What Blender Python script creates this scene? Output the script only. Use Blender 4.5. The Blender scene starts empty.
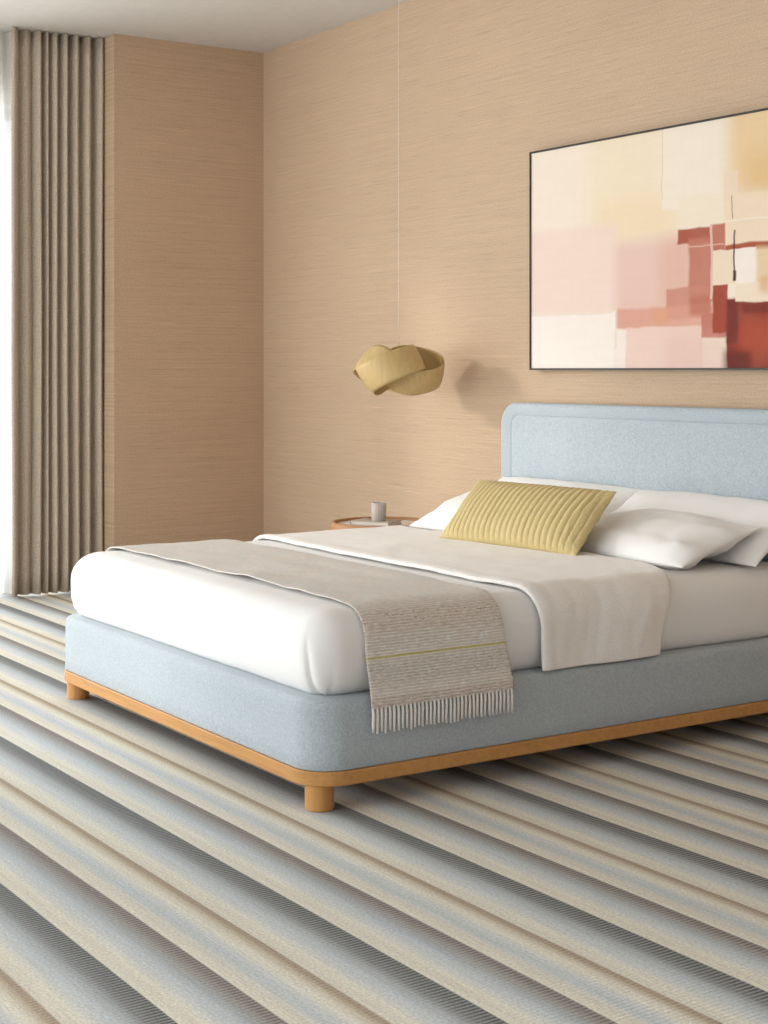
import bpy, bmesh, math, random
from mathutils import Vector, Matrix, noise
random.seed(4)
sc = bpy.context.scene
col = sc.collection
PI = math.pi

# ------------------------------------------------------------------ camera
# focal length in pixels for a 768 px wide frame, horizon on pixel row 370
F, CX, HY = 1549.0, 384.0, 370.0
CAM = Vector((7.72, -4.26, 1.2))
n_ = math.hypot(1019, F)
EX = (1019 / n_, -F / n_)          # world +X in (camera right, camera forward)
EY = (F / n_, 1019 / n_)           # world +Y in (camera right, camera forward)
cd = bpy.data.cameras.new('camera')
cd.sensor_fit = 'HORIZONTAL'; cd.sensor_width = 36; cd.lens = F / 768 * 36
cd.shift_y = -(512 - HY) / 768
cd.clip_start = .05; cd.clip_end = 100
cam = bpy.data.objects.new('camera', cd); col.objects.link(cam)
fw = Vector((EX[1], EY[1], 0)); rt = Vector((EX[0], EY[0], 0)); up = Vector((0, 0, 1))
M = Matrix((rt, up, -fw)).transposed().to_4x4(); M.translation = CAM
cam.matrix_world = M
sc.camera = cam

def hit(px, py, axis, val):
    r = (px - CX) / F
    d = Vector((EX[0] * r + EX[1], EY[0] * r + EY[1], -(py - HY) / F))
    return CAM + d * ((val - CAM[axis]) / d[axis])

# ------------------------------------------------------------------ light
w = bpy.data.worlds.new('daylight'); sc.world = w; w.use_nodes = True
bg = w.node_tree.nodes['Background']
bg.inputs[0].default_value = (.82, .9, 1, 1); bg.inputs[1].default_value = 1.0

def lamp(name, kind, energy, color, **kw):
    l = bpy.data.lights.new(name, kind); l.energy = energy; l.color = color
    for k, v in kw.items(): setattr(l, k, v)
    o = bpy.data.objects.new(name, l); col.objects.link(o); return o
sun = lamp('sun', 'SUN', 1.05, (1, .95, .90), angle=math.radians(5.5))
sun.rotation_euler = Vector((.75, 1, -.33)).to_track_quat('-Z', 'Y').to_euler()
wl = lamp('window_daylight', 'AREA', 245, (.95, .975, 1), shape='RECTANGLE', size=6.0, size_y=2.5)
wl.location = (-.75, -4.4, 1.35)
wl.rotation_euler = Vector((1, 0, 0)).to_track_quat('-Z', 'Y').to_euler()
bl = lamp('rear_fill_light', 'AREA', 180, (.95, .975, 1), shape='RECTANGLE', size=5.6, size_y=2.3)  # added fill from behind the camera for bed foot, drape and shaded side
bl.location = (3.6, -8.35, 1.4)
bl.rotation_euler = Vector((0, 1, 0)).to_track_quat('-Z', 'Y').to_euler()

vs = sc.view_settings
vs.view_transform = 'Standard'; vs.look = 'None'; vs.gamma = 1; vs.use_curve_mapping = False
vs.exposure = 0.2

# ------------------------------------------------------------------ helpers
def lin(r, g, b):
    f = lambda c: (c / 12.92 if c <= .04045 else ((c + .055) / 1.055) ** 2.4)
    return (f(r / 255), f(g / 255), f(b / 255), 1)

def mesh_obj(name, verts, faces, mat=None, parent=None, smooth=True, uv=None):
    me = bpy.data.meshes.new(name); me.from_pydata([tuple(v) for v in verts], [], faces); me.update()
    if smooth:
        for p in me.polygons: p.use_smooth = True
    if uv:
        ul = me.uv_layers.new(name='UVMap')
        for l in me.loops: ul.data[l.index].uv = uv[l.vertex_index]
    if mat: me.materials.append(mat)
    o = bpy.data.objects.new(name, me); col.objects.link(o); o.parent = parent
    return o

def bm_obj(name, bm, mat=None, parent=None, smooth=False):
    bmesh.ops.recalc_face_normals(bm, faces=bm.faces)
    me = bpy.data.meshes.new(name); bm.to_mesh(me); bm.free()
    if smooth:
        for p in me.polygons: p.use_smooth = True
    if mat: me.materials.append(mat)
    o = bpy.data.objects.new(name, me); col.objects.link(o); o.parent = parent
    return o

def box(name, a, b, mat, parent=None, bevel=0):
    bm = bmesh.new(); bmesh.ops.create_cube(bm, size=1)
    for v in bm.verts:
        v.co = Vector([a[i] + (b[i] - a[i]) * (v.co[i] + .5) for i in range(3)])
    if bevel: bmesh.ops.bevel(bm, geom=bm.edges[:], offset=bevel, segments=3, profile=.5, affect='EDGES')
    o = bm_obj(name, bm, mat, parent)
    return o

def empty(name, loc):
    o = bpy.data.objects.new(name, None); o.empty_display_size = .1; col.objects.link(o)
    o.location = loc; return o

def tag(o, label, cat, group=None):
    o['label'] = label; o['category'] = cat
    if group: o['group'] = group
    return o

def structure(o):
    o['kind'] = 'structure'; return o

def put(o, parent):
    """parent while keeping the world-space mesh in place (the parent is an unrotated Empty)"""
    o.parent = parent
    o.matrix_parent_inverse = Matrix.Translation(-parent.location)
    return o

def rrect(x0, x1, y0, y1, r, n=8):
    """rounded rectangle, counter-clockwise"""
    pts = []
    for cx, cy, a0 in ((x1 - r, y0 + r, -PI / 2), (x1 - r, y1 - r, 0), (x0 + r, y1 - r, PI / 2), (x0 + r, y0 + r, PI)):
        for k in range(n + 1):
            a = a0 + PI / 2 * k / n
            pts.append((cx + r * math.cos(a), cy + r * math.sin(a)))
    return pts

def loft(name, rings, mat, parent=None, cap0=True, cap1=True, smooth=True):
    n = len(rings[0]); V = [v for r in rings for v in r]; Fc = []
    for i in range(len(rings) - 1):
        for j in range(n):
            k = (j + 1) % n
            Fc.append((i * n + j, i * n + k, (i + 1) * n + k, (i + 1) * n + j))
    if cap0: Fc.append(tuple(reversed(range(n))))
    if cap1: Fc.append(tuple((len(rings) - 1) * n + j for j in range(n)))
    return mesh_obj(name, V, Fc, mat, parent, smooth)

def lathe(name, prof, mat, c=(0, 0), parent=None, n=48, smooth=True):
    rings = [[(c[0] + r * math.cos(2 * PI * j / n), c[1] + r * math.sin(2 * PI * j / n), z) for j in range(n)] for r, z in prof]
    return loft(name, rings, mat, parent, smooth=smooth)

def autosmooth(o, ang=35):
    me = o.data
    bm = bmesh.new(); bm.from_mesh(me)
    for f in bm.faces: f.smooth = True
    for e in bm.edges:
        e.smooth = not (len(e.link_faces) == 2 and e.calc_face_angle(0) > math.radians(ang))
    bm.to_mesh(me); bm.free()

def tube(name, pts, r, mat, parent=None, n=8, closed=False):
    rings = []; m = len(pts); pts = [Vector(p) for p in pts]
    for i, p in enumerate(pts):
        a = pts[(i - 1) % m] if closed or i else p
        b = pts[(i + 1) % m] if closed or i < m - 1 else p
        t = (b - a).normalized()
        s = t.cross(Vector((0, 0, 1)) if abs(t.z) < .9 else Vector((1, 0, 0))).normalized(); q = s.cross(t)
        rings.append([p + s * r * math.cos(2 * PI * k / n) + q * r * math.sin(2 * PI * k / n) for k in range(n)])
    if closed: rings.append(rings[0])
    return loft(name, rings, mat, parent, not closed, not closed)

# ------------------------------------------------------------------ materials
class NT:
    def __init__(s, name):
        s.m = bpy.data.materials.new(name); s.m.use_nodes = True
        s.t = s.m.node_tree; s.b = s.t.nodes['Principled BSDF']; s.l = s.t.links
        s.out = s.t.nodes['Material Output']
    def n(s, typ, **kw):
        o = s.t.nodes.new(typ)
        for k, v in kw.items(): setattr(o, k, v)
        return o
    def set(s, sock, v):
        if isinstance(v, bpy.types.NodeSocket): s.l.new(v, sock)
        else: sock.default_value = v
    def math(s, op, a, b=0.0, c=None, clamp=False):
        o = s.n('ShaderNodeMath', operation=op, use_clamp=clamp)
        s.set(o.inputs[0], a); s.set(o.inputs[1], b)
        if c is not None: s.set(o.inputs[2], c)
        return o.outputs[0]
    def coords(s, scale=(1, 1, 1), kind='Object'):
        tc = s.n('ShaderNodeTexCoord'); mp = s.n('ShaderNodeMapping'); s.l.new(tc.outputs[kind], mp.inputs[0])
        mp.inputs['Scale'].default_value = scale; return mp.outputs[0]
    def noise(s, vec, scale=1, detail=3, rough=.55):
        o = s.n('ShaderNodeTexNoise'); s.l.new(vec, o.inputs['Vector'])
        o.inputs['Scale'].default_value = scale; o.inputs['Detail'].default_value = detail; o.inputs['Roughness'].default_value = rough
        return o.outputs['Fac']
    def ramp(s, fac, stops, interp='LINEAR'):
        o = s.n('ShaderNodeValToRGB'); s.l.new(fac, o.inputs[0]); r = o.color_ramp; r.interpolation = interp
        while len(r.elements) < len(stops): r.elements.new(.5)
        for e, (p, c) in zip(r.elements, stops): e.position = p; e.color = c
        return o.outputs[0]
    def mix(s, fac, a, b, mode='MIX'):
        o = s.n('ShaderNodeMix', data_type='RGBA', blend_type=mode)
        s.set(o.inputs[0], fac); s.set(o.inputs[6], a); s.set(o.inputs[7], b); return o.outputs[2]
    def bump(s, h, strength=.2, dist=.01):
        o = s.n('ShaderNodeBump'); s.l.new(h, o.inputs['Height'])
        o.inputs['Strength'].default_value = strength; o.inputs['Distance'].default_value = dist
        s.l.new(o.outputs[0], s.b.inputs['Normal'])
    def fin(s, color, rough=.8, spec=.3, sheen=0):
        s.set(s.b.inputs['Base Color'], color); s.set(s.b.inputs['Roughness'], rough)
        s.b.inputs['Specular IOR Level'].default_value = spec
        if sheen: s.b.inputs['Sheen Weight'].default_value = sheen
        return s.m

def sm(a, b, x): t = max(0, min(1, (x - a) / (b - a))); return t * t * (3 - 2 * t)
def shade(c, k): return (min(1, c[0] * k), min(1, c[1] * k), min(1, c[2] * k), 1)

def cloth(name, rgb, var=.1, scale=260, bump=.25, rough=.9, sheen=.15, big=.04):
    t = NT(name); v = t.coords(); c = lin(*rgb)
    f = t.noise(v, scale, 2); g = t.noise(v, 6, 3)
    c1 = t.ramp(f, [(.3, shade(c, 1 - var)), (.7, shade(c, 1 + var))])
    c2 = t.mix(1, c1, t.ramp(g, [(.3, (1 - big,) * 3 + (1,)), (.7, (1, 1, 1, 1))]), 'MULTIPLY')
    t.bump(f, bump, .002)
    return t.fin(c2, rough, .2, sheen)

def grasscloth(name, rgb, along):
    t = NT(name); c = lin(*rgb)
    def vec(a, z):
        return t.coords((a, .01, z) if along == 'x' else (.01, a, z))
    fine = t.noise(vec(7, 420), 1, 3, .6); mid = t.noise(vec(1.2, 120), 1, 4, .7)
    wv = t.noise(vec(130, 150), 1, 2, .7); slub = t.noise(vec(2.2, 150), 1, 2, .5); big = t.noise(vec(1.2, 1.5), 1, 2)
    a = t.math('ADD', t.math('MULTIPLY', fine, .5), t.math('MULTIPLY', mid, .5))
    base = t.ramp(a, [(.32, shade(c, .72)), (.45, shade(c, .95)), (.56, shade(c, 1.02)), (.68, shade(c, 1.2))])
    base = t.mix(1, base, t.ramp(wv, [(.3, (.80, .79, .78, 1)), (.7, (1, 1, 1, 1))]), 'MULTIPLY')
    base = t.mix(t.ramp(slub, [(.69, (0, 0, 0, 1)), (.76, (.6, .6, .6, 1))]), base, shade(c, 1.3))
    base = t.mix(1, base, t.ramp(big, [(.3, (.95, .94, .93, 1)), (.7, (1, 1, 1, 1))]), 'MULTIPLY')
    t.bump(fine, .08, .001)
    return t.fin(base, .75, .25)

WALL = (211, 181, 153)
m_wall = grasscloth('grasscloth_x', WALL, 'x')
m_wall_y = grasscloth('grasscloth_y', WALL, 'y')
def plain(name, rgb, rough=.8, spec=.3, metal=0):
    t = NT(name); v = t.coords(); c = lin(*rgb)
    col_ = t.ramp(t.noise(v, 18, 3), [(.3, shade(c, .96)), (.7, shade(c, 1.02))])
    t.b.inputs['Metallic'].default_value = metal
    return t.fin(col_, rough, spec)
m_ceiling = plain('ceiling_plaster', (214, 208, 202))
m_rearwall = plain('rear_plaster', (240, 240, 242))
m_frame = plain('window_metal', (70, 66, 62), .4)
m_black = plain('picture_frame_black', (52, 42, 37), .45)
m_canvas_side = plain('canvas_edge', (225, 210, 190))
m_bed = cloth('bed_fabric', (180, 187, 193), .15, 190, .3)
m_pipe = cloth('bed_piping', (172, 180, 188), .08, 330, .3)
m_sheet = cloth('white_sheet', (243, 239, 237), .015, 500, .08, big=.015)
m_blanket = cloth('white_blanket', (247, 241, 237), .05, 200, .35, big=.02)
m_pillow = cloth('pillow_cotton', (244, 240, 237), .02, 480, .1, big=.015)
m_curtain = cloth('curtain_linen', (194, 178, 160), .26, 190, .35)
m_cushion = cloth('corduroy', (204, 183, 132), .12, 300, .3, sheen=.08)
m_cup = cloth('ceramic_stone', (190, 182, 172), .06, 90, .05, .6)
m_book = plain('book_cover', (186, 172, 158), .6)
m_page = plain('book_page', (222, 212, 200), .8)
m_cord = plain('white_cord', (240, 226, 208), .5)

def wood(name, rgb, axis=0, k=.78):
    t = NT(name); c = lin(*rgb); s = [38, 38, 38]; s[axis] = 2.2
    g = t.noise(t.coords(tuple(s)), 1.6, 5, .65); h = t.noise(t.coords(tuple(x * 6 for x in s)), 1, 2)
    a = t.math('ADD', t.math('MULTIPLY', g, .7), t.math('MULTIPLY', h, .3))
    cc = t.ramp(a, [(.3, shade(c, k)), (.5, c), (.7, shade(c, 1.12))])
    t.bump(a, .08, .002)
    return t.fin(cc, .5, .35)
OAK = (198, 143, 84)
m_oak_x = wood('oak_x', OAK, 0); m_oak_z = wood('oak_z', OAK, 2)
m_rim = wood('oak_rim', (176, 128, 86), 0)
m_veneer = wood('wood_veneer', (198, 168, 116), 2, .84)
m_veneer.node_tree.nodes['Principled BSDF'].inputs['Roughness'].default_value = .42

def marble():
    t = NT('pale_stone'); v = t.coords()
    return t.fin(t.ramp(t.noise(v, 7, 6, .7), [(.35, lin(212, 196, 186)), (.5, lin(236, 226, 220)), (.7, lin(244, 238, 234))]), .3, .5)
m_stone = marble()

def sheer():
    t = NT('sheer_voile')
    tr = t.n('ShaderNodeBsdfTransparent'); tl = t.n('ShaderNodeBsdfTranslucent'); df = t.n('ShaderNodeBsdfDiffuse')
    tl.inputs[0].default_value = (.95, .93, .9, 1); df.inputs[0].default_value = (.9, .88, .85, 1)
    a = t.n('ShaderNodeMixShader'); a.inputs[0].default_value = .4; t.l.new(tl.outputs[0], a.inputs[1]); t.l.new(df.outputs[0], a.inputs[2])
    b = t.n('ShaderNodeMixShader')
    f = t.noise(t.coords((1, 700, 5)), 1, 1)
    t.l.new(t.math('MULTIPLY_ADD', f, .2, .72), b.inputs[0]); t.l.new(tr.outputs[0], b.inputs[1]); t.l.new(a.outputs[0], b.inputs[2])
    t.l.new(b.outputs[0], t.out.inputs[0]); return t.m
m_sheer = sheer()

def glass():
    t = NT('window_glass')
    tr = t.n('ShaderNodeBsdfTransparent'); gl = t.n('ShaderNodeBsdfGlossy'); gl.inputs['Roughness'].default_value = .02
    tr.inputs[0].default_value = (.96, .98, .97, 1)
    mx = t.n('ShaderNodeMixShader'); mx.inputs[0].default_value = .05; t.l.new(tr.outputs[0], mx.inputs[1]); t.l.new(gl.outputs[0], mx.inputs[2])
    t.l.new(mx.outputs[0], t.out.inputs[0]); return t.m
m_glass = glass()

def carpet():
    """flat-woven striped carpet; stripes run along X, one repeat is 0.4975 m along Y"""
    t = NT('striped_carpet')
    sx = t.n('ShaderNodeSeparateXYZ'); tc = t.n('ShaderNodeTexCoord'); t.l.new(tc.outputs['Object'], sx.inputs[0])
    P = .4975; EDGE = -4.26 + 1.240        # far edge of a charcoal stripe
    wob = t.noise(t.coords((1.5, 25, 1)), 1, 2)
    y = t.math('ADD', t.math('MULTIPLY_ADD', sx.outputs[0], -.0056, t.math('MULTIPLY_ADD', sx.outputs[1], 1 - .0163, -.0255)), t.math('MULTIPLY_ADD', wob, .006, -.003))
    u = t.math('FRACT', t.math('DIVIDE', t.math('SUBTRACT', EDGE + 50 * P, y), P))    # 0 at the charcoal edge, grows toward the viewer
    cream = lin(232, 227, 214); crm2 = lin(226, 219, 206); blue = lin(200, 206, 211); grey = lin(176, 180, 185); pale = lin(214, 215, 216)
    char = lin(88, 89, 91); dgr = lin(124, 126, 129); tan = lin(174, 152, 128); tan2 = lin(206, 192, 170); br = lin(124, 114, 109); br2 = lin(158, 152, 149)
    C = [(0, char), (.045, lin(96, 97, 99)), (.090, dgr), (.135, grey), (.185, blue), (.235, pale), (.275, cream), (.335, crm2), (.3475, crm2),
         (.354, tan), (.375, tan), (.40, tan2), (.43, crm2), (.46, cream), (.50, pale), (.545, blue), (.585, lin(220, 216, 208)),
         (.62, crm2), (.661, cream), (.667, br), (.695, br), (.735, br2), (.775, grey), (.82, blue), (.87, pale), (.915, cream), (.95, crm2), (.994, cream), (1, char)]
    c = t.ramp(u, C)
    # woven look: threads across the stripe (short dashes) plus fine rows along it
    across = t.math('SINE', t.math('MULTIPLY', sx.outputs[0], 2 * PI / .0125))
    rows = t.math('SINE', t.math('MULTIPLY', sx.outputs[1], 2 * PI / .0085))
    spk = t.noise(t.coords((120, 150, 1)), 1, 3, .8)
    dash = t.noise(t.coords((5, 210, 1)), 1, 3, .6)
    lum = t.n('ShaderNodeRGBToBW'); t.l.new(c, lum.inputs[0])
    dark = t.math('SUBTRACT', 1.0, t.math('MULTIPLY', lum.outputs[0], 1.45), clamp=True)      # dark yarn shows its crossings more
    thread = t.math('MULTIPLY', t.math('MULTIPLY_ADD', across, .5, .5), t.math('MULTIPLY_ADD', rows, .12, .88))
    c = t.mix(t.math('MULTIPLY', t.math('MULTIPLY', thread, dark), .55), c, lin(190, 190, 188))
    c = t.mix(1, c, t.ramp(spk, [(.28, (.76, .76, .76, 1)), (.72, (1.26, 1.26, 1.26, 1))]), 'MULTIPLY')
    c = t.mix(1, c, t.ramp(dash, [(.3, (.86, .855, .85, 1)), (.7, (1, 1, 1, 1))]), 'MULTIPLY')
    c = t.mix(t.math('MULTIPLY', thread, .10), c, lin(240, 238, 234))
    hgt = t.math('ADD', t.math('MULTIPLY', thread, .6), spk)
    t.bump(hgt, .35, .003)
    return t.fin(c, .95, .1)
m_carpet = carpet()

def throw_mat():
    """UV: u across the throw 0..1, v = metres from the right hem"""
    t = NT('woven_throw'); tc = t.n('ShaderNodeTexCoord'); sx = t.n('ShaderNodeSeparateXYZ'); t.l.new(tc.outputs['UV'], sx.inputs[0])
    U, V = sx.outputs[0], sx.outputs[1]
    def uvn(a, b, d=2):
        mp = t.n('ShaderNodeMapping'); t.l.new(tc.outputs['UV'], mp.inputs[0]); mp.inputs['Scale'].default_value = (a, b, 1)
        return t.noise(mp.outputs[0], 1, d, .6)
    base = t.ramp(uvn(20, 300), [(.28, lin(208, 195, 185)), (.47, lin(236, 226, 218)), (.6, lin(243, 235, 228)), (.75, lin(250, 245, 240))])
    base = t.mix(t.ramp(uvn(20, 38), [(.60, (0, 0, 0, 1)), (.68, (1, 1, 1, 1))]), base, lin(248, 245, 241))
    def band(v0, v1, soft):
        a = t.n('ShaderNodeMapRange', interpolation_type='SMOOTHSTEP'); b = t.n('ShaderNodeMapRange', interpolation_type='SMOOTHSTEP')
        for o, lo, hi in ((a, v0 - soft, v0 + soft), (b, v1 + soft, v1 - soft)):
            t.l.new(V, o.inputs[0]); o.inputs[1].default_value = lo; o.inputs[2].default_value = hi
        return t.math('MULTIPLY', a.outputs[0], b.outputs[0])
    dashes = t.ramp(uvn(26, 420), [(.46, (0, 0, 0, 1)), (.6, (1, 1, 1, 1))])
    base = t.mix(t.math('MULTIPLY', band(.20, .27, .012), t.math('MULTIPLY', dashes, .6)), base, lin(196, 166, 150))
    dots = t.ramp(uvn(30, 160), [(.62, (0, 0, 0, 1)), (.68, (1, 1, 1, 1))])
    base = t.mix(t.math('MULTIPLY', band(.225, .262, .006), dots), base, lin(140, 104, 88))
    base = t.mix(t.math('MULTIPLY', band(.06, .125, .012), t.math('MULTIPLY', dashes, .7)), base, lin(184, 180, 177))
    base = t.mix(t.math('MULTIPLY', band(.30, 2.2, .05), t.ramp(uvn(6, 9, 4), [(.42, (0, 0, 0, 1)), (.65, (.7, .7, .7, 1))])), base, lin(230, 227, 225))
    base = t.mix(t.math('MULTIPLY', band(.0, .03, .004), dashes), base, lin(206, 182, 172))
    base = t.mix(t.math('MULTIPLY', band(.1335, .1405, .0012), t.ramp(uvn(40, 10), [(.3, (.65, .65, .65, 1)), (.6, (1, 1, 1, 1))])), base, lin(208, 196, 112))
    rows = t.math('SINE', t.math('MULTIPLY', V, 2 * PI / .0085))
    base = t.mix(t.math('MULTIPLY_ADD', rows, .17, .17), base, lin(168, 154, 144))
    t.bump(t.math('ADD', t.math('MULTIPLY', rows, .5), uvn(120, 160)), .5, .003)
    return t.fin(base, .95, .1, .1)
m_throw = throw_mat()
m_tassel = cloth('tassel_yarn', (242, 236, 229), .08, 300, .2)

# picture position on the wall
PX0, PX1, PZ0, PZ1, PY = 2.462, 3.935, 1.2, 2.143, -.042
def painting():
    t = NT('abstract_painting'); tc = t.n('ShaderNodeTexCoord')
    sx = t.n('ShaderNodeSeparateXYZ'); t.l.new(tc.outputs['Object'], sx.inputs[0])
    n1 = t.noise(t.coords((9, 1, 9)), 1, 2, .5); n2 = t.noise(t.coords((7, 1, 9)), 1.2, 2, .5)
    X = t.math('ADD', sx.outputs[0], t.math('MULTIPLY_ADD', n1, .022, -.011))
    Z = t.math('ADD', sx.outputs[2], t.math('MULTIPLY_ADD', n2, .022, -.011))
    brush = t.noise(t.coords((5, 1, 40)), 1, 4, .7); brush2 = t.noise(t.coords((40, 1, 5)), 1, 4, .7); blot = t.noise(t.coords((6, 1, 6)), 1, 5, .7)
    base = t.ramp(blot, [(.3, lin(246, 229, 208)), (.7, lin(248, 236, 220))])
    S = 2.866
    R = [  # zoomed photo rectangle: x0, y0, x1, y1, colour, softness (m), opacity
        (60, 150, 270, 405, (247, 231, 214), .10, 1), (250, 60, 465, 440, (246, 227, 200), .18, .9), (275, 310, 512, 432, (243, 219, 184), .12, .75),
        (465, 40, 690, 330, (247, 233, 216), .012, 1), (515, 300, 650, 392, (245, 230, 208), .012, 1),
        (655, 0, 900, 292, (237, 204, 156), .12, .9), (700, 180, 830, 300, (230, 188, 132), .12, .6), (642, 230, 682, 440, (242, 219, 196), .014, .9), (645, 296, 900, 452, (244, 220, 194), .014, .95),
        (60, 396, 335, 645, (244, 219, 206), .06, 1), (330, 432, 545, 690, (234, 195, 183), .09, .95), (340, 440, 455, 570, (234, 200, 193), .12, .4),
        (455, 425, 560, 610, (227, 182, 164), .12, .7), (508, 396, 610, 440, (176, 92, 72), .010, 1), (540, 425, 612, 610, (196, 122, 103), .022, .95),
        (605, 384, 645, 485, (192, 116, 97), .010, 1), (475, 566, 606, 655, (206, 138, 118), .012, .85), (335, 622, 612, 688, (222, 160, 141), .020, .85),
        (435, 632, 485, 668, (228, 168, 122), .05, .6), (545, 590, 605, 645, (188, 108, 88), .03, .7),
        (60, 642, 332, 830, (249, 238, 229), .008, 1), (325, 686, 364, 830, (247, 233, 224), .012, 1), (360, 678, 582, 830, (241, 210, 198), .012, 1),
        (470, 695, 652, 830, (232, 192, 182), .12, .5), (578, 640, 652, 708, (200, 126, 110), .012, .95), (610, 552, 652, 694, (166, 76, 56), .010, 1),
        (650, 598, 900, 830, (150, 60, 41), .008, 1), (685, 655, 900, 765, (182, 84, 58), .09, .85), (640, 745, 720, 830, (104, 42, 38), .05, .8),
        (648, 600, 682, 730, (112, 48, 40), .025, .8), (690, 606, 800, 640, (112, 44, 38), .03, .6), (645, 438, 900, 460, (176, 88, 62), .010, 1),
        (609, 458, 677, 557, (243, 222, 197), .006, 1), (674, 453, 737, 557, (249, 238, 228), .006, 1), (735, 448, 900, 562, (236, 206, 164), .03, .9),
        (675, 550, 900, 606, (245, 226, 203), .008, 1), (745, 535, 775, 580, (222, 168, 112), .04, .7),
        (603, 384, 610, 600, (236, 206, 190), .006, .8), (669, 402, 674, 545, (84, 48, 44), .003, .85), (667, 516, 677, 545, (70, 40, 38), .006, .9),
        (664, 300, 667, 368, (120, 84, 70), .003, .7), (330, 640, 333, 740, (232, 208, 190), .004, .7), (540, 443, 642, 447, (232, 190, 172), .004, .7),
        (642, 368, 900, 373, (250, 236, 222), .005, .8), (464, 100, 467, 315, (226, 196, 160), .004, .6), (90, 640, 330, 645, (240, 220, 205), .006, .6),
    ]
    c = base
    for x0, y0, x1, y1, rgb, soft, op in R:
        a = hit(500 + x0 / S, 300, 1, PY).x; b = hit(500 + x1 / S, 300, 1, PY).x
        xm = (x0 + min(x1, 768)) / 2
        zt = hit(500 + xm / S, 90 + y0 / S, 1, PY).z; zb = hit(500 + xm / S, 90 + y1 / S, 1, PY).z
        fac = None
        for V, lo, hi in ((X, a, b), (Z, zb, zt)):
            for p, q in ((lo - soft / 2, lo + soft / 2), (hi + soft / 2, hi - soft / 2)):
                mr = t.n('ShaderNodeMapRange', interpolation_type='SMOOTHSTEP')
                t.l.new(V, mr.inputs[0]); mr.inputs[1].default_value = p; mr.inputs[2].default_value = q
                fac = mr.outputs[0] if fac is None else t.math('MULTIPLY', fac, mr.outputs[0])
        fac = t.math('MULTIPLY', fac, t.math('MULTIPLY_ADD', blot, .25 * op, op * .86), clamp=True)
        c = t.mix(fac, c, lin(*rgb))
    c = t.mix(1, c, t.ramp(brush, [(.3, (.97, .967, .964, 1)), (.7, (1, 1, 1, 1))]), 'MULTIPLY')
    c = t.mix(1, c, t.ramp(brush2, [(.3, (.985, .983, .98, 1)), (.7, (1, 1, 1, 1))]), 'MULTIPLY')
    c = t.mix(1, c, (.93, .905, .90, 1), 'MULTIPLY')
    return t.fin(c, .7, .2)
m_paint = painting()

# ------------------------------------------------------------------ the room
RX, RY, H = 8.9, -8.2, 3.0         # the room runs from x=0 (window side) to RX and from y=0 (headboard wall) to RY
WX = -.36                           # window plane, set back behind the pier
structure(box('floor', (WX - .3, RY - .3, -.12), (RX + .2, .2, 0), m_carpet))
structure(box('ceiling', (WX - .3, RY - .3, H), (RX + .2, .2, H + .15), m_ceiling))
structure(box('wall_headboard', (-.6, 0, 0), (RX + .2, .2, H), m_wall))
structure(box('wall_pier', (-.6, -.911, 0), (0, -.0005, H), m_wall_y))
structure(box('wall_right', (RX, RY, 0), (RX + .2, 0, H), m_rearwall))
HEAD = 2.62
structure(box('wall_window_head', (WX - .2, RY, HEAD), (WX, -.911, H), m_rearwall))
structure(box('wall_window_end', (WX - .2, RY, 0), (WX, RY + .7, HEAD), m_rearwall))
# rear wall out of view; its window opening is added to admit fill light
rw = box('wall_rear', (WX - .2, RY - .2, 0), (.7, RY, H), m_rearwall); structure(rw)
structure(box('wall_rear_side', (6.5, RY - .2, 0), (RX + .2, RY, H), m_rearwall))
structure(box('wall_rear_head', (.7, RY - .2, HEAD), (6.5, RY, H), m_rearwall))
structure(box('wall_rear_sill', (.7, RY - .2, 0), (6.5, RY, .25), m_rearwall))

def window(name, a, b, z0, z1, n, axis):
    """glazing of n panes between a and b along Y (axis 1, plane x=WX) or X (axis 0, plane y=RY)"""
    root = empty(name, (WX - .1, (a + b) / 2, z0) if axis else ((a + b) / 2, RY - .1, z0)); structure(root)
    def bx(nm, p, q, zz0, zz1, d, mat):
        if axis: o = box(nm, (WX - .1 - d, p, zz0), (WX - .1 + d, q, zz1), mat)
        else: o = box(nm, (p, RY - .1 - d, zz0), (q, RY - .1 + d, zz1), mat)
        put(o, root)
    bx('window_frame', a, b, z0, z0 + .06, .03, m_frame); bx('window_frame', a, b, z1 - .06, z1, .03, m_frame)
    for k in range(n + 1):
        p = a + (b - a - .05) * k / n
        bx('mullion', p, p + .05, z0 + .06, z1 - .06, .03, m_frame)
    for k in range(n):
        p = a + (b - a - .05) * k / n
        bx('pane', p + .05, p + (b - a - .05) / n, z0 + .06, z1 - .06, .004, m_glass)
window('window_1', RY + .7, -.911, 0, HEAD, 5, 1)
window('rear_fill_window', .7, 6.5, .25, HEAD, 4, 0)  # unseen glazing, added and widened to suit the rear fill light

# ------------------------------------------------------------------ curtains
def curtain(name, plan, mat, z0, z1, nz=26, sway=.012, seed=0):
    V = []; Fc = []; n = len(plan)
    for i in range(nz):
        s = i / (nz - 1); z = z0 + (z1 - z0) * s
        for j, (x, y) in enumerate(plan):
            dx = noise.noise((seed + y * 7, z * .8, 0)) * sway * (1 - s * .6)
            dy = noise.noise((seed + 9 + y * 5, z * .7, 3)) * sway * (1 - s * .6)
            V.append((x + dx, y + dy, z))
    for i in range(nz - 1):
        for j in range(n - 1):
            Fc.append((i * n + j, i * n + j + 1, (i + 1) * n + j + 1, (i + 1) * n + j))
    return mesh_obj(name, V, Fc, mat)
ys = [hit(px, 400, 0, -.19).y for px in (2.0, 18, 31.5, 41, 47.5, 57, 67, 78.5, 90.5, 102.5)]
dep = [.06, .035, .055, .05, .055, .06, .06, .06, .065]
plan = []
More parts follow.
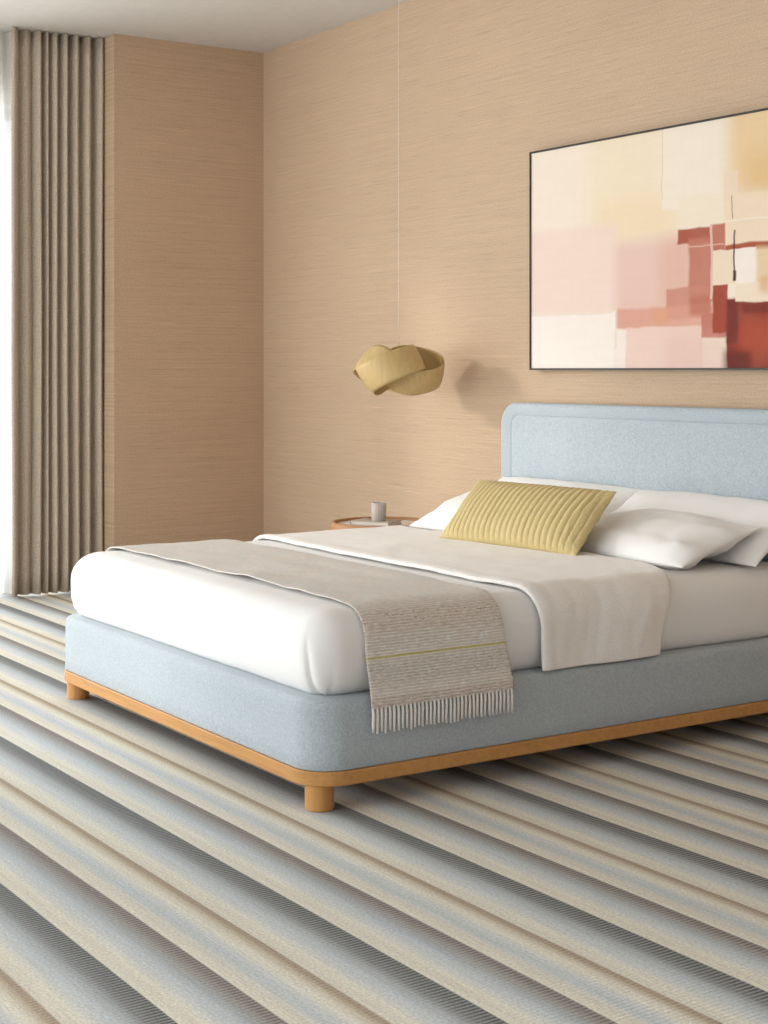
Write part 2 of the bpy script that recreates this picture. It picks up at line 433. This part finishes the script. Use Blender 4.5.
for k in range(len(ys) - 1):
    for q in range(14):
        s = q / 14 if k else .30 + .70 * q / 14
        plan.append((-.195 + dep[k] * 1.25 * math.sin(PI * s) ** .65, ys[k] + (ys[k + 1] - ys[k]) * (s + .05 * math.sin(2 * PI * s))))
plan.append((-.195, ys[-1]))
dr = curtain('linen_drape', plan, m_curtain, .012, H - .003, seed=2)
md = dr.modifiers.new('thickness', 'SOLIDIFY'); md.thickness = .004
tag(dr, 'heavy beige linen drape gathered in deep folds beside the pier', 'curtain')
plan = []
N = 130
for k in range(N + 1):
    y = -1.36 - 1.0 * k / N
    plan.append((-.262 + .028 * math.sin(k * .62) + .010 * math.sin(k * .23 + 1), y))
sh = curtain('sheer_curtain', plan, m_sheer, .012, H - .003, sway=.01, seed=5)
tag(sh, 'white sheer curtain glowing at the window edge behind the beige drape', 'curtain')

# ------------------------------------------------------------------ bed
BX0, BX1, BY0, BY1 = 2.300, 4.155, -2.142, -.10
bed = empty('upholstered_bed', ((BX0 + BX1) / 2, (BY0 + BY1) / 2, 0))
tag(bed, 'pale blue upholstered bed with oak plinth, round legs and matching headboard', 'bed')
def slab(name, prof, r, mat, n=10, x0=BX0, x1=BX1, y0=BY0, y1=BY1):
    """prof: (inset, z) pairs lofted around a rounded rectangle"""
    rings = []
    for ins, z in prof:
        rings.append([(x, y, z) for x, y in rrect(x0 + ins, x1 - ins, y0 + ins, y1 - ins, max(.004, r - ins), n)])
    return loft(name, rings, mat)
RC = .115
pl = slab('oak_plinth', [(.003, .072), (0, .075), (0, .1085), (.003, .1115)], RC, m_oak_x); autosmooth(pl); put(pl, bed)
ub = slab('upholstered_base', [(.012, .112), (.006, .1125), (.002, .117), (.004, .16), (.004, .275), (.006, .292), (.012, .301), (.022, .305), (.30, .303)], RC, m_bed, 12); put(ub, bed)
for lx in (2.366, 4.082):
    for ly in (-2.078, -.19):
        lg = lathe('leg', [(.038, 0), (.0405, .003), (.0405, .0725)], m_oak_z, (lx, ly), n=32); autosmooth(lg); put(lg, bed)
# headboard: rounded top corners, panel with a stitched border
def hb_ring(x0, x1, z0, z1, r, y, n=12):
    pts = [(x0, y, z0), (x1, y, z0)]
    for cx, a0 in ((x1 - r, 0), (x0 + r, PI / 2)):
        for k in range(n + 1):
            a = a0 + PI / 2 * k / n
            pts.append((cx + r * math.cos(a), y, z1 - r + r * math.sin(a)))
    return pts
HX0, HX1, HZ = BX0 + .006, BX1 - .006, 1.058
rings = []
for ins, y in ((.012, -.004), (0, -.012), (0, -.078), (.006, -.086), (.016, -.089), (.047, -.0895), (.050, -.0882), (.055, -.0882), (.058, -.0895), (.068, -.091), (.3, -.092)):
    xi = ins * (1 + .5 * sm(0, .04, ins))
    rings.append(hb_ring(HX0 + xi, HX1 - xi, .07, HZ - ins, max(.02, .10 - ins), y))
hb = loft('headboard', rings, m_bed); autosmooth(hb, 50); put(hb, bed)
pp = hb_ring(HX0 + .0788, HX1 - .0788, .32, HZ - .0525, .047, -.0882)
pi_ = tube('piping', pp[1:] + [pp[0]], .0018, m_pipe); put(pi_, bed)
pi_.parent = hb; pi_.matrix_parent_inverse = Matrix(); hb_inv = hb.matrix_parent_inverse.copy()
pi_.matrix_parent_inverse = (Matrix.Translation(bed.location) @ hb_inv).inverted()

# ------------------------------------------------------------------ mattress under its sheet
MX0, MX1, MY0, MY1, MZ0, MZ1 = 2.312, 4.124, -2.116, -.105, .3055, .535
RT = .098                                             # radius of the soft top edge
prof = [(.055, MZ0), (.040, .3045), (.024, .316), (.010, .338), (.002, .37), (0, .41), (0, MZ1 - RT)]
for k in range(1, 8):
    a = PI / 2 * k / 7
    prof.append((RT * (1 - math.cos(a)), MZ1 - RT + RT * math.sin(a)))
prof += [(.14, MZ1 + .002), (.25, MZ1 + .004), (.5, MZ1 + .005), (.85, MZ1 + .005)]
def mattress():
    rings = []; nc = 44; ns = 60
    for ins, z in prof:
        x0, x1, y0, y1 = MX0 + ins, MX1 - ins, MY0 + ins, MY1 - ins
        r = max(.012, .10 - ins * .8)
        r = min(r, (x1 - x0) / 2 - .002)
        base = rrect(x0, x1, y0, y1, r, nc); pts = []
        m = len(base)
        for i in range(m):
            p, q = base[i], base[(i + 1) % m]
            pts.append(p)
            if (i + 1) % (nc + 1) == 0:
                for s in range(1, ns): pts.append((p[0] + (q[0] - p[0]) * s / ns, p[1] + (q[1] - p[1]) * s / ns))
        ring = []
        tz = max(0, min(1, (MZ1 - .06 - z) / .12))    # how far down the side
        for x, y in pts:
            d = 0
            # sheet tuck beside the foot corner: a pleat line with a little overlap
            if y < MY0 + .06 and x > 3.6:
                e = x - (MX1 - .060 - .004 * math.sin(z * 30))
                d = -.014 * math.exp(-(e / .007) ** 2) * tz + .009 * math.exp(-((e - .022) / .016) ** 2) * tz
            nx, ny = (x - (x0 + x1) / 2) / (x1 - x0), (y - (y0 + y1) / 2) / (y1 - y0)
            w = .0035 * noise.noise((x * 5, y * 5, z * 4)) + .002 * noise.noise((x * 14, y * 14, z * 6))
            L = Vector((nx if abs(nx) > .45 else 0, ny if abs(ny) > .45 else 0))
            if L.length > 0: L.normalize()
            k = d + w
            ring.append((x + L.x * k, y + L.y * k, z + (w * .6 if z > .5 else 0)))
        rings.append(ring)
    return loft('mattress', rings, m_sheet)
mt = mattress()
tag(mt, 'thick mattress in a smooth white sheet on the blue bed base', 'mattress')

# path over the mattress, left hem to right hem, at a distance off
def over_path(off, zl, zr, flare=0.0, n=10, top=64):
    """list of (x, z) from the left hang to the right hang"""
    pts = []
    R = RT + off; zc = MZ1 - RT
    def hang(z, side):
        # side: outward flare as the cloth passes the base edge
        f = flare * max(0, min(1, (zc - z) / (zc - .30)))
        return (MX0 - off - f) if side < 0 else (MX1 + off + f)
    k = 14
    for i in range(k): z = zl + (zc - zl) * i / k; pts.append((hang(z, -1), z))
    for i in range(n): a = PI / 2 * i / n; pts.append((MX0 + RT - R * math.cos(a), zc + R * math.sin(a)))
    xa, xb = MX0 + RT, MX1 - RT
    for i in range(top):
        s = i / top; pts.append((xa + (xb - xa) * s, MZ1 + off + .005 * min(1, 4 * s, 4 * (1 - s))))
    for i in range(n): a = PI / 2 * i / n; pts.append((xb + R * math.sin(a), zc + R * math.cos(a)))
    for i in range(k + 1): z = zc + (zr - zc) * i / k; pts.append((hang(z, 1), z))
    return pts

def drape(name, path, yfun, nv, mat, thick, wrinkle, sub=1):
    """cloth strip: yfun(u_len_from_right, v) gives y for v in 0..1 across the strip"""
    L = [0]
    for a, b in zip(path, path[1:]): L.append(L[-1] + math.hypot(b[0] - a[0], b[1] - a[1]))
    T = L[-1]; V = []; Fc = []; uv = []; m = len(path)
    for i, (x, z) in enumerate(path):
        a = path[max(0, i - 1)]; b = path[min(m - 1, i + 1)]
        tx, tz = b[0] - a[0], b[1] - a[1]; ln = math.hypot(tx, tz); nx, nz = -tz / ln, tx / ln
        s = T - L[i]
        for j in range(nv + 1):
            v = j / nv; y = yfun(s, v); o = wrinkle(s, v, x, y)
            V.append((x + nx * o, y, z + nz * o)); uv.append((v, s))
    for i in range(m - 1):
        for j in range(nv):
            Fc.append((i * (nv + 1) + j, i * (nv + 1) + j + 1, (i + 1) * (nv + 1) + j + 1, (i + 1) * (nv + 1) + j))
    o = mesh_obj(name, V, Fc, mat, uv=uv)
    md = o.modifiers.new('thickness', 'SOLIDIFY'); md.thickness = thick; md.offset = 1; md.use_rim = True
    if sub:
        ms = o.modifiers.new('smooth', 'SUBSURF'); ms.levels = sub; ms.render_levels = sub
    # make sure the solid grows away from the mattress
    if o.data.polygons[(m // 2) * nv].normal.z < 0: o.data.flip_normals()
    return o

# white blanket folded across the upper half of the bed
bpath = over_path(.006, .31, .3075, .004)
def by(s, v):
    k = 1 - sm(.12, .52, s)              # 1 at the right hem
    n0 = -1.385 + .035 * k + .05 * sm(1.2, 2.1, s); n1 = -.68 - .19 * (1 - sm(.0, .50, s))
    n0 += .008 * noise.noise((s * 4, 0, 1)); n1 += .01 * noise.noise((s * 4, 5, 1))
    return n0 + (n1 - n0) * v
def bw(s, v, x, y):
    e = .004 * math.exp(-((v - .05) / .035) ** 2)                       # rolled near edge
    h = .0045 * noise.noise((s * 5, v * 3, 2)) + .003 * noise.noise((s * 12, v * 8, 4))
    hang = 1 - sm(.10, .30, s)
    return e + .0015 + h * .7 + hang * (.007 * math.sin(v * 10 + 1 + 2 * noise.noise((v * 3, 1, 1))) * (.3 + .7 * v) + .005 + .004 * noise.noise((v * 14, s * 6, 3)))
bk = drape('folded_blanket', bpath, by, 40, m_blanket, .014, bw, 1)
tag(bk, 'soft white blanket folded across the bed below the pillows', 'blanket')

# woven throw
tpath = over_path(.007, .33, .272, .036)
TY0, TY1 = -1.962, -1.484
def ty(s, v):
    return TY0 + (TY1 - TY0) * v + .007 * noise.noise((s * 3.2, v * .6, 8)) - .014 * (1 - sm(0, .3, s)) * (.5 - v)
def tw(s, v, x, y):
    w_ = .004 * noise.noise((s * 4, v * 2.5, 3)) + .003 * noise.noise((s * 11, v * 5, 6)) + .003
    top = sm(.30, .42, s) * (1 - sm(1.9, 2.1, s))
    lift = top * .010 * max(0, noise.noise((s * 5, 1, 4)) + .1) * math.exp(-(v / .12) ** 2)
    return w_ + lift
th = empty('woven_throw', (MX1, (TY0 + TY1) / 2, MZ1))
tag(th, 'grey beige woven throw with yellow line and fringed end over the bed side', 'throw')
tc_ = drape('throw_cloth', tpath, ty, 30, m_throw, .005, tw, 1); put(tc_, th)
# fringe along the right hem
xr, zr = tpath[-1]
nt = 36
tas = None
prot = [(0, 0, 0), (.0015, .0008, -.018), (.002, -.0006, -.045), (.001, .0005, -.068)]
for k in range(nt):
    v = (k + .5) / nt
    y = ty(0, v); o_ = tw(0, v, xr, y)
    if tas is None:
        rr = [.0036, .0042, .0040, .0034]; rings = []
        for (px, py, pz), r in zip(prot, rr):
            rings.append([(px + r * math.cos(2 * PI * q / 7), py + r * math.sin(2 * PI * q / 7), pz) for q in range(7)])
        ob = loft('tassel', rings, m_tassel); tas = ob
    else:
        ob = tas.copy(); col.objects.link(ob)
    ob.parent = th; ob.matrix_parent_inverse = Matrix.Translation(-th.location)
    ob.location = (xr + o_ + .0025, y, zr + .004)
    ob.rotation_euler = (random.uniform(-.018, .018), random.uniform(-.03, .01), random.uniform(-.3, .3))
    ob.scale = (1, 1, random.uniform(.93, 1.06))

# ------------------------------------------------------------------ pillows
def pillow(name, w_, h_, t_, mat, seed, n=44, m=34, wr=1.0, ribs=0, pinch=.05, flat=1.0):
    V = []; Fc = []; idx = {}
    def add(i, j, side):
        edge = i in (0, n) or j in (0, m)
        key = (i, j, 0 if edge else side)
        if key in idx: return idx[key]
        u = -1 + 2 * i / n; v = -1 + 2 * j / m
        u = math.sin(u * PI / 2 * .92) / math.sin(PI / 2 * .92); v = math.sin(v * PI / 2 * .92) / math.sin(PI / 2 * .92)
        x = u * w_ / 2 * (1 - pinch * (1 - v * v) * abs(u) ** 3)
        y = v * h_ / 2 * (1 - pinch * 1.3 * (1 - u * u) * abs(v) ** 3)
        q = (max(0, 1 - abs(u) ** 3.2) ** .6) * (max(0, 1 - abs(v) ** 2.4) ** .6)
        z = t_ / 2 * q * (1 if side > 0 else flat)
        s = seed
        wn = noise.noise((u * 2.2 + s, v * 2.0, side * 3)) * .010 + noise.noise((u * 6 + s, v * 3.5, side * 3 + 7)) * .004
        # creases fanning from the short ends
        fan = math.exp(-((abs(u) - .84) / .24) ** 2) * (1 - 2 * abs(math.sin(v * 3.6 - abs(u) * 2.6 + s))) * .007
        z += (wn + fan) * wr * min(1, q * 2.2)
        z *= side
        if ribs and not edge:
            z += side * .011 * (abs(math.sin(PI * ribs * (x / w_ + .5) + .08 * noise.noise((u * 2, v * 1.5, 1)))) ** .38 - .6) * min(1, q * 2.5)
            if u > .72: z += side * .005 * noise.noise((u * 26, v * 13, 5)) * min(1, (u - .72) * 8)
        idx[key] = len(V); V.append((x, y, z)); return idx[key]
    for side in (1, -1):
        for i in range(n):
            for j in range(m):
                f = [add(i, j, side), add(i + 1, j, side), add(i + 1, j + 1, side), add(i, j + 1, side)]
                Fc.append(f if side > 0 else f[::-1])
    return mesh_obj(name, V, Fc, mat)

def pose(o, loc, tilt, rz=0, roll=0):
    """lie flat, then lift the far edge by tilt (about X), roll about Y and turn about Z"""
    o.matrix_world = Matrix.Translation(loc) @ Matrix.Rotation(rz, 4, 'Z') @ Matrix.Rotation(roll, 4, 'Y') @ Matrix.Rotation(tilt, 4, 'X')
D = math.radians
G = 'white bed pillows'
p1 = pillow('bed_pillow', .92, .36, .13, m_pillow, 3, wr=.7); pose(p1, (3.65, -.245, .640), D(31), D(-1))
tag(p1, 'white pillow against the headboard, rear one of the right pair', 'pillow', G)
p2 = pillow('bed_pillow', .90, .36, .13, m_pillow, 11, wr=.7); pose(p2, (2.79, -.245, .640), D(31), D(1))
tag(p2, 'white pillow against the headboard, mostly hidden behind the yellow cushion', 'pillow', G)
p3 = pillow('bed_pillow', .72, .38, .13, m_pillow, 23, wr=1.1); pose(p3, (3.69, -.495, .612), D(17), D(-1))
tag(p3, 'creased white pillow lying in front to the right of the yellow cushion', 'pillow', G)
p4 = pillow('bed_pillow', .72, .38, .13, m_pillow, 31, wr=.7); pose(p4, (2.80, -.485, .625), D(21), D(1))
tag(p4, 'white pillow poking out left of the yellow cushion near the nightstand', 'pillow', G)
cu = pillow('lumbar_cushion', .74, .29, .12, m_cushion, 5, n=400, m=30, wr=.25, ribs=25, pinch=.03)
pose(cu, (3.265, -.715, .667), D(47), D(4), D(0))
tag(cu, 'ribbed mustard yellow lumbar cushion propped against the white pillows', 'cushion')

# ------------------------------------------------------------------ nightstand and what stands on it
NX, NY, NZ = 1.82, -.385, .499
ns = empty('round_nightstand', (NX, NY, 0))
tag(ns, 'round oak rimmed nightstand with pale stone top behind the bed', 'nightstand')
o = lathe('table_body', [(.225, NZ - .055), (.232, NZ - .052), (.234, NZ - .03), (.234, NZ + .008), (.231, NZ + .012), (.222, NZ + .012), (.219, NZ + .009), (.219, NZ - .004)], m_rim, (NX, NY), n=72); autosmooth(o); put(o, ns)
o = lathe('stone_top', [(.218, NZ - .003), (.218, NZ), (.20, NZ)], m_stone, (NX, NY), n=72); put(o, ns)
o = lathe('pedestal', [(.11, .03), (.085, .06), (.07, .18), (.07, .36), (.10, NZ - .055)], m_rim, (NX, NY)); put(o, ns)
o = lathe('pedestal_base', [(.17, 0), (.175, .004), (.175, .024), (.165, .030)], m_rim, (NX, NY)); autosmooth(o); put(o, ns)
bkx = empty('closed_book', (1.825, -.425, NZ))
tag(bkx, 'thin beige book lying under the cup on the nightstand', 'book')
for nm, a, b, mt_ in (('back_cover', (-.10, -.065, 0), (.10, .065, .0025), m_book), ('pages', (-.097, -.062, .0025), (.095, .062, .0165), m_page),
                      ('front_cover', (-.10, -.065, .0165), (.10, .065, .019), m_book), ('spine', (-.1005, -.065, .0025), (-.0975, .065, .0165), m_book)):
    box(nm, a, b, mt_, bkx)
bkx.rotation_euler.z = D(28)
cp = lathe('ribbed_cup', [(.030, 0), (.032, .002), (.0335, .05), (.0335, .080), (.0325, .082), (.0295, .081), (.029, .05), (.028, .008), (.01, .008)], m_cup, n=72)
for v in cp.data.vertices:
    r = math.hypot(v.co.x, v.co.y)
    if r > .0305 and v.co.z < .0805:
        a = math.atan2(v.co.y, v.co.x); k = 1 + .02 * math.cos(a * 18); v.co.x *= k; v.co.y *= k
cp.location = (1.853, -.428, NZ + .019)
tag(cp, 'small grey stone cup standing on the book on the nightstand', 'cup')

# ------------------------------------------------------------------ pendant lamp
LX, LY, LZ = 1.866, -.33, 1.20
lampo = empty('pendant_lamp', (LX, LY, LZ))
tag(lampo, 'pendant lamp of curling wood veneer ribbon hung on a thin white cord', 'lamp')
def ribbon():
    n, m = 240, 10; V = []; Fc = []
    R, a, b, wd = .148, .058, .062, .067
    cs = []
    def c(t):
        ps = 3 * t + PH
        return Vector(((R + a * math.cos(ps)) * math.cos(2 * t), (R + a * math.cos(ps)) * math.sin(2 * t), b * math.sin(ps)))
    for i in range(n):
        t = 2 * PI * i / n; p = c(t); T = (c(t + .004) - c(t - .004)).normalized()
        ps = 3 * t + PH
        rad = Vector((math.cos(2 * t), math.sin(2 * t), 0))
        W = rad.cross(T).normalized(); nn = T.cross(W)
        tw_ = -.62 * math.sin(ps)                       # the strip rolls as it climbs
        W, nn = W * math.cos(tw_) + nn * math.sin(tw_), nn * math.cos(tw_) - W * math.sin(tw_)
        for j in range(m + 1):
            s = -1 + 2 * j / m
            V.append(p + W * wd * s - nn * .008 * s * s)
    for i in range(n):
        for j in range(m):
            k = (i + 1) % n
            Fc.append((i * (m + 1) + j, i * (m + 1) + j + 1, k * (m + 1) + j + 1, k * (m + 1) + j))
    o = mesh_obj('veneer_ribbon', V, Fc, m_veneer, lampo)
    md = o.modifiers.new('thickness', 'SOLIDIFY'); md.thickness = .003; md.offset = 0
    return o
PH = 0.3
ribbon().rotation_euler.z = math.radians(-44)
tube('cord', [(0, 0, .02), (0, 0, .5), (0, 0, 1.2), (0, 0, H - LZ - .02)], .0013, m_cord, lampo)
lathe('bulb_holder', [(.004, .055), (.014, .05), (.016, .02), (.016, -.01), (.010, -.014)], m_cord, parent=lampo, n=20)
t_ = NT('frosted_bulb'); t_.fin((.9, .88, .84, 1), .3, .4)
lathe('bulb', [(.010, -.012), (.018, -.024), (.024, -.042), (.018, -.06), (.004, -.066)], t_.m, parent=lampo, n=20)
lathe('ceiling_rose', [(.045, H - LZ - .022), (.05, H - LZ - .018), (.05, H - LZ)], m_cord, parent=lampo, n=32)

# ------------------------------------------------------------------ picture
pc = empty('framed_painting', ((PX0 + PX1) / 2, 0, PZ0))
tag(pc, 'abstract painting of cream, pink and rust blocks in thin black frame', 'painting')
fwid = .0075
for nm, a, b in (('frame_rail', (PX0, PY - .006, PZ0), (PX1, -.001, PZ0 + fwid)), ('frame_rail', (PX0, PY - .006, PZ1 - fwid), (PX1, -.001, PZ1)),
                 ('frame_stile', (PX0, PY - .006, PZ0 + fwid), (PX0 + fwid, -.001, PZ1 - fwid)), ('frame_stile', (PX1 - fwid, PY - .006, PZ0 + fwid), (PX1, -.001, PZ1 - fwid))):
    put(box(nm, a, b, m_black), pc)
put(box('canvas', (PX0 + fwid, PY, PZ0 + fwid), (PX1 - fwid, -.012, PZ1 - fwid), m_paint), pc)
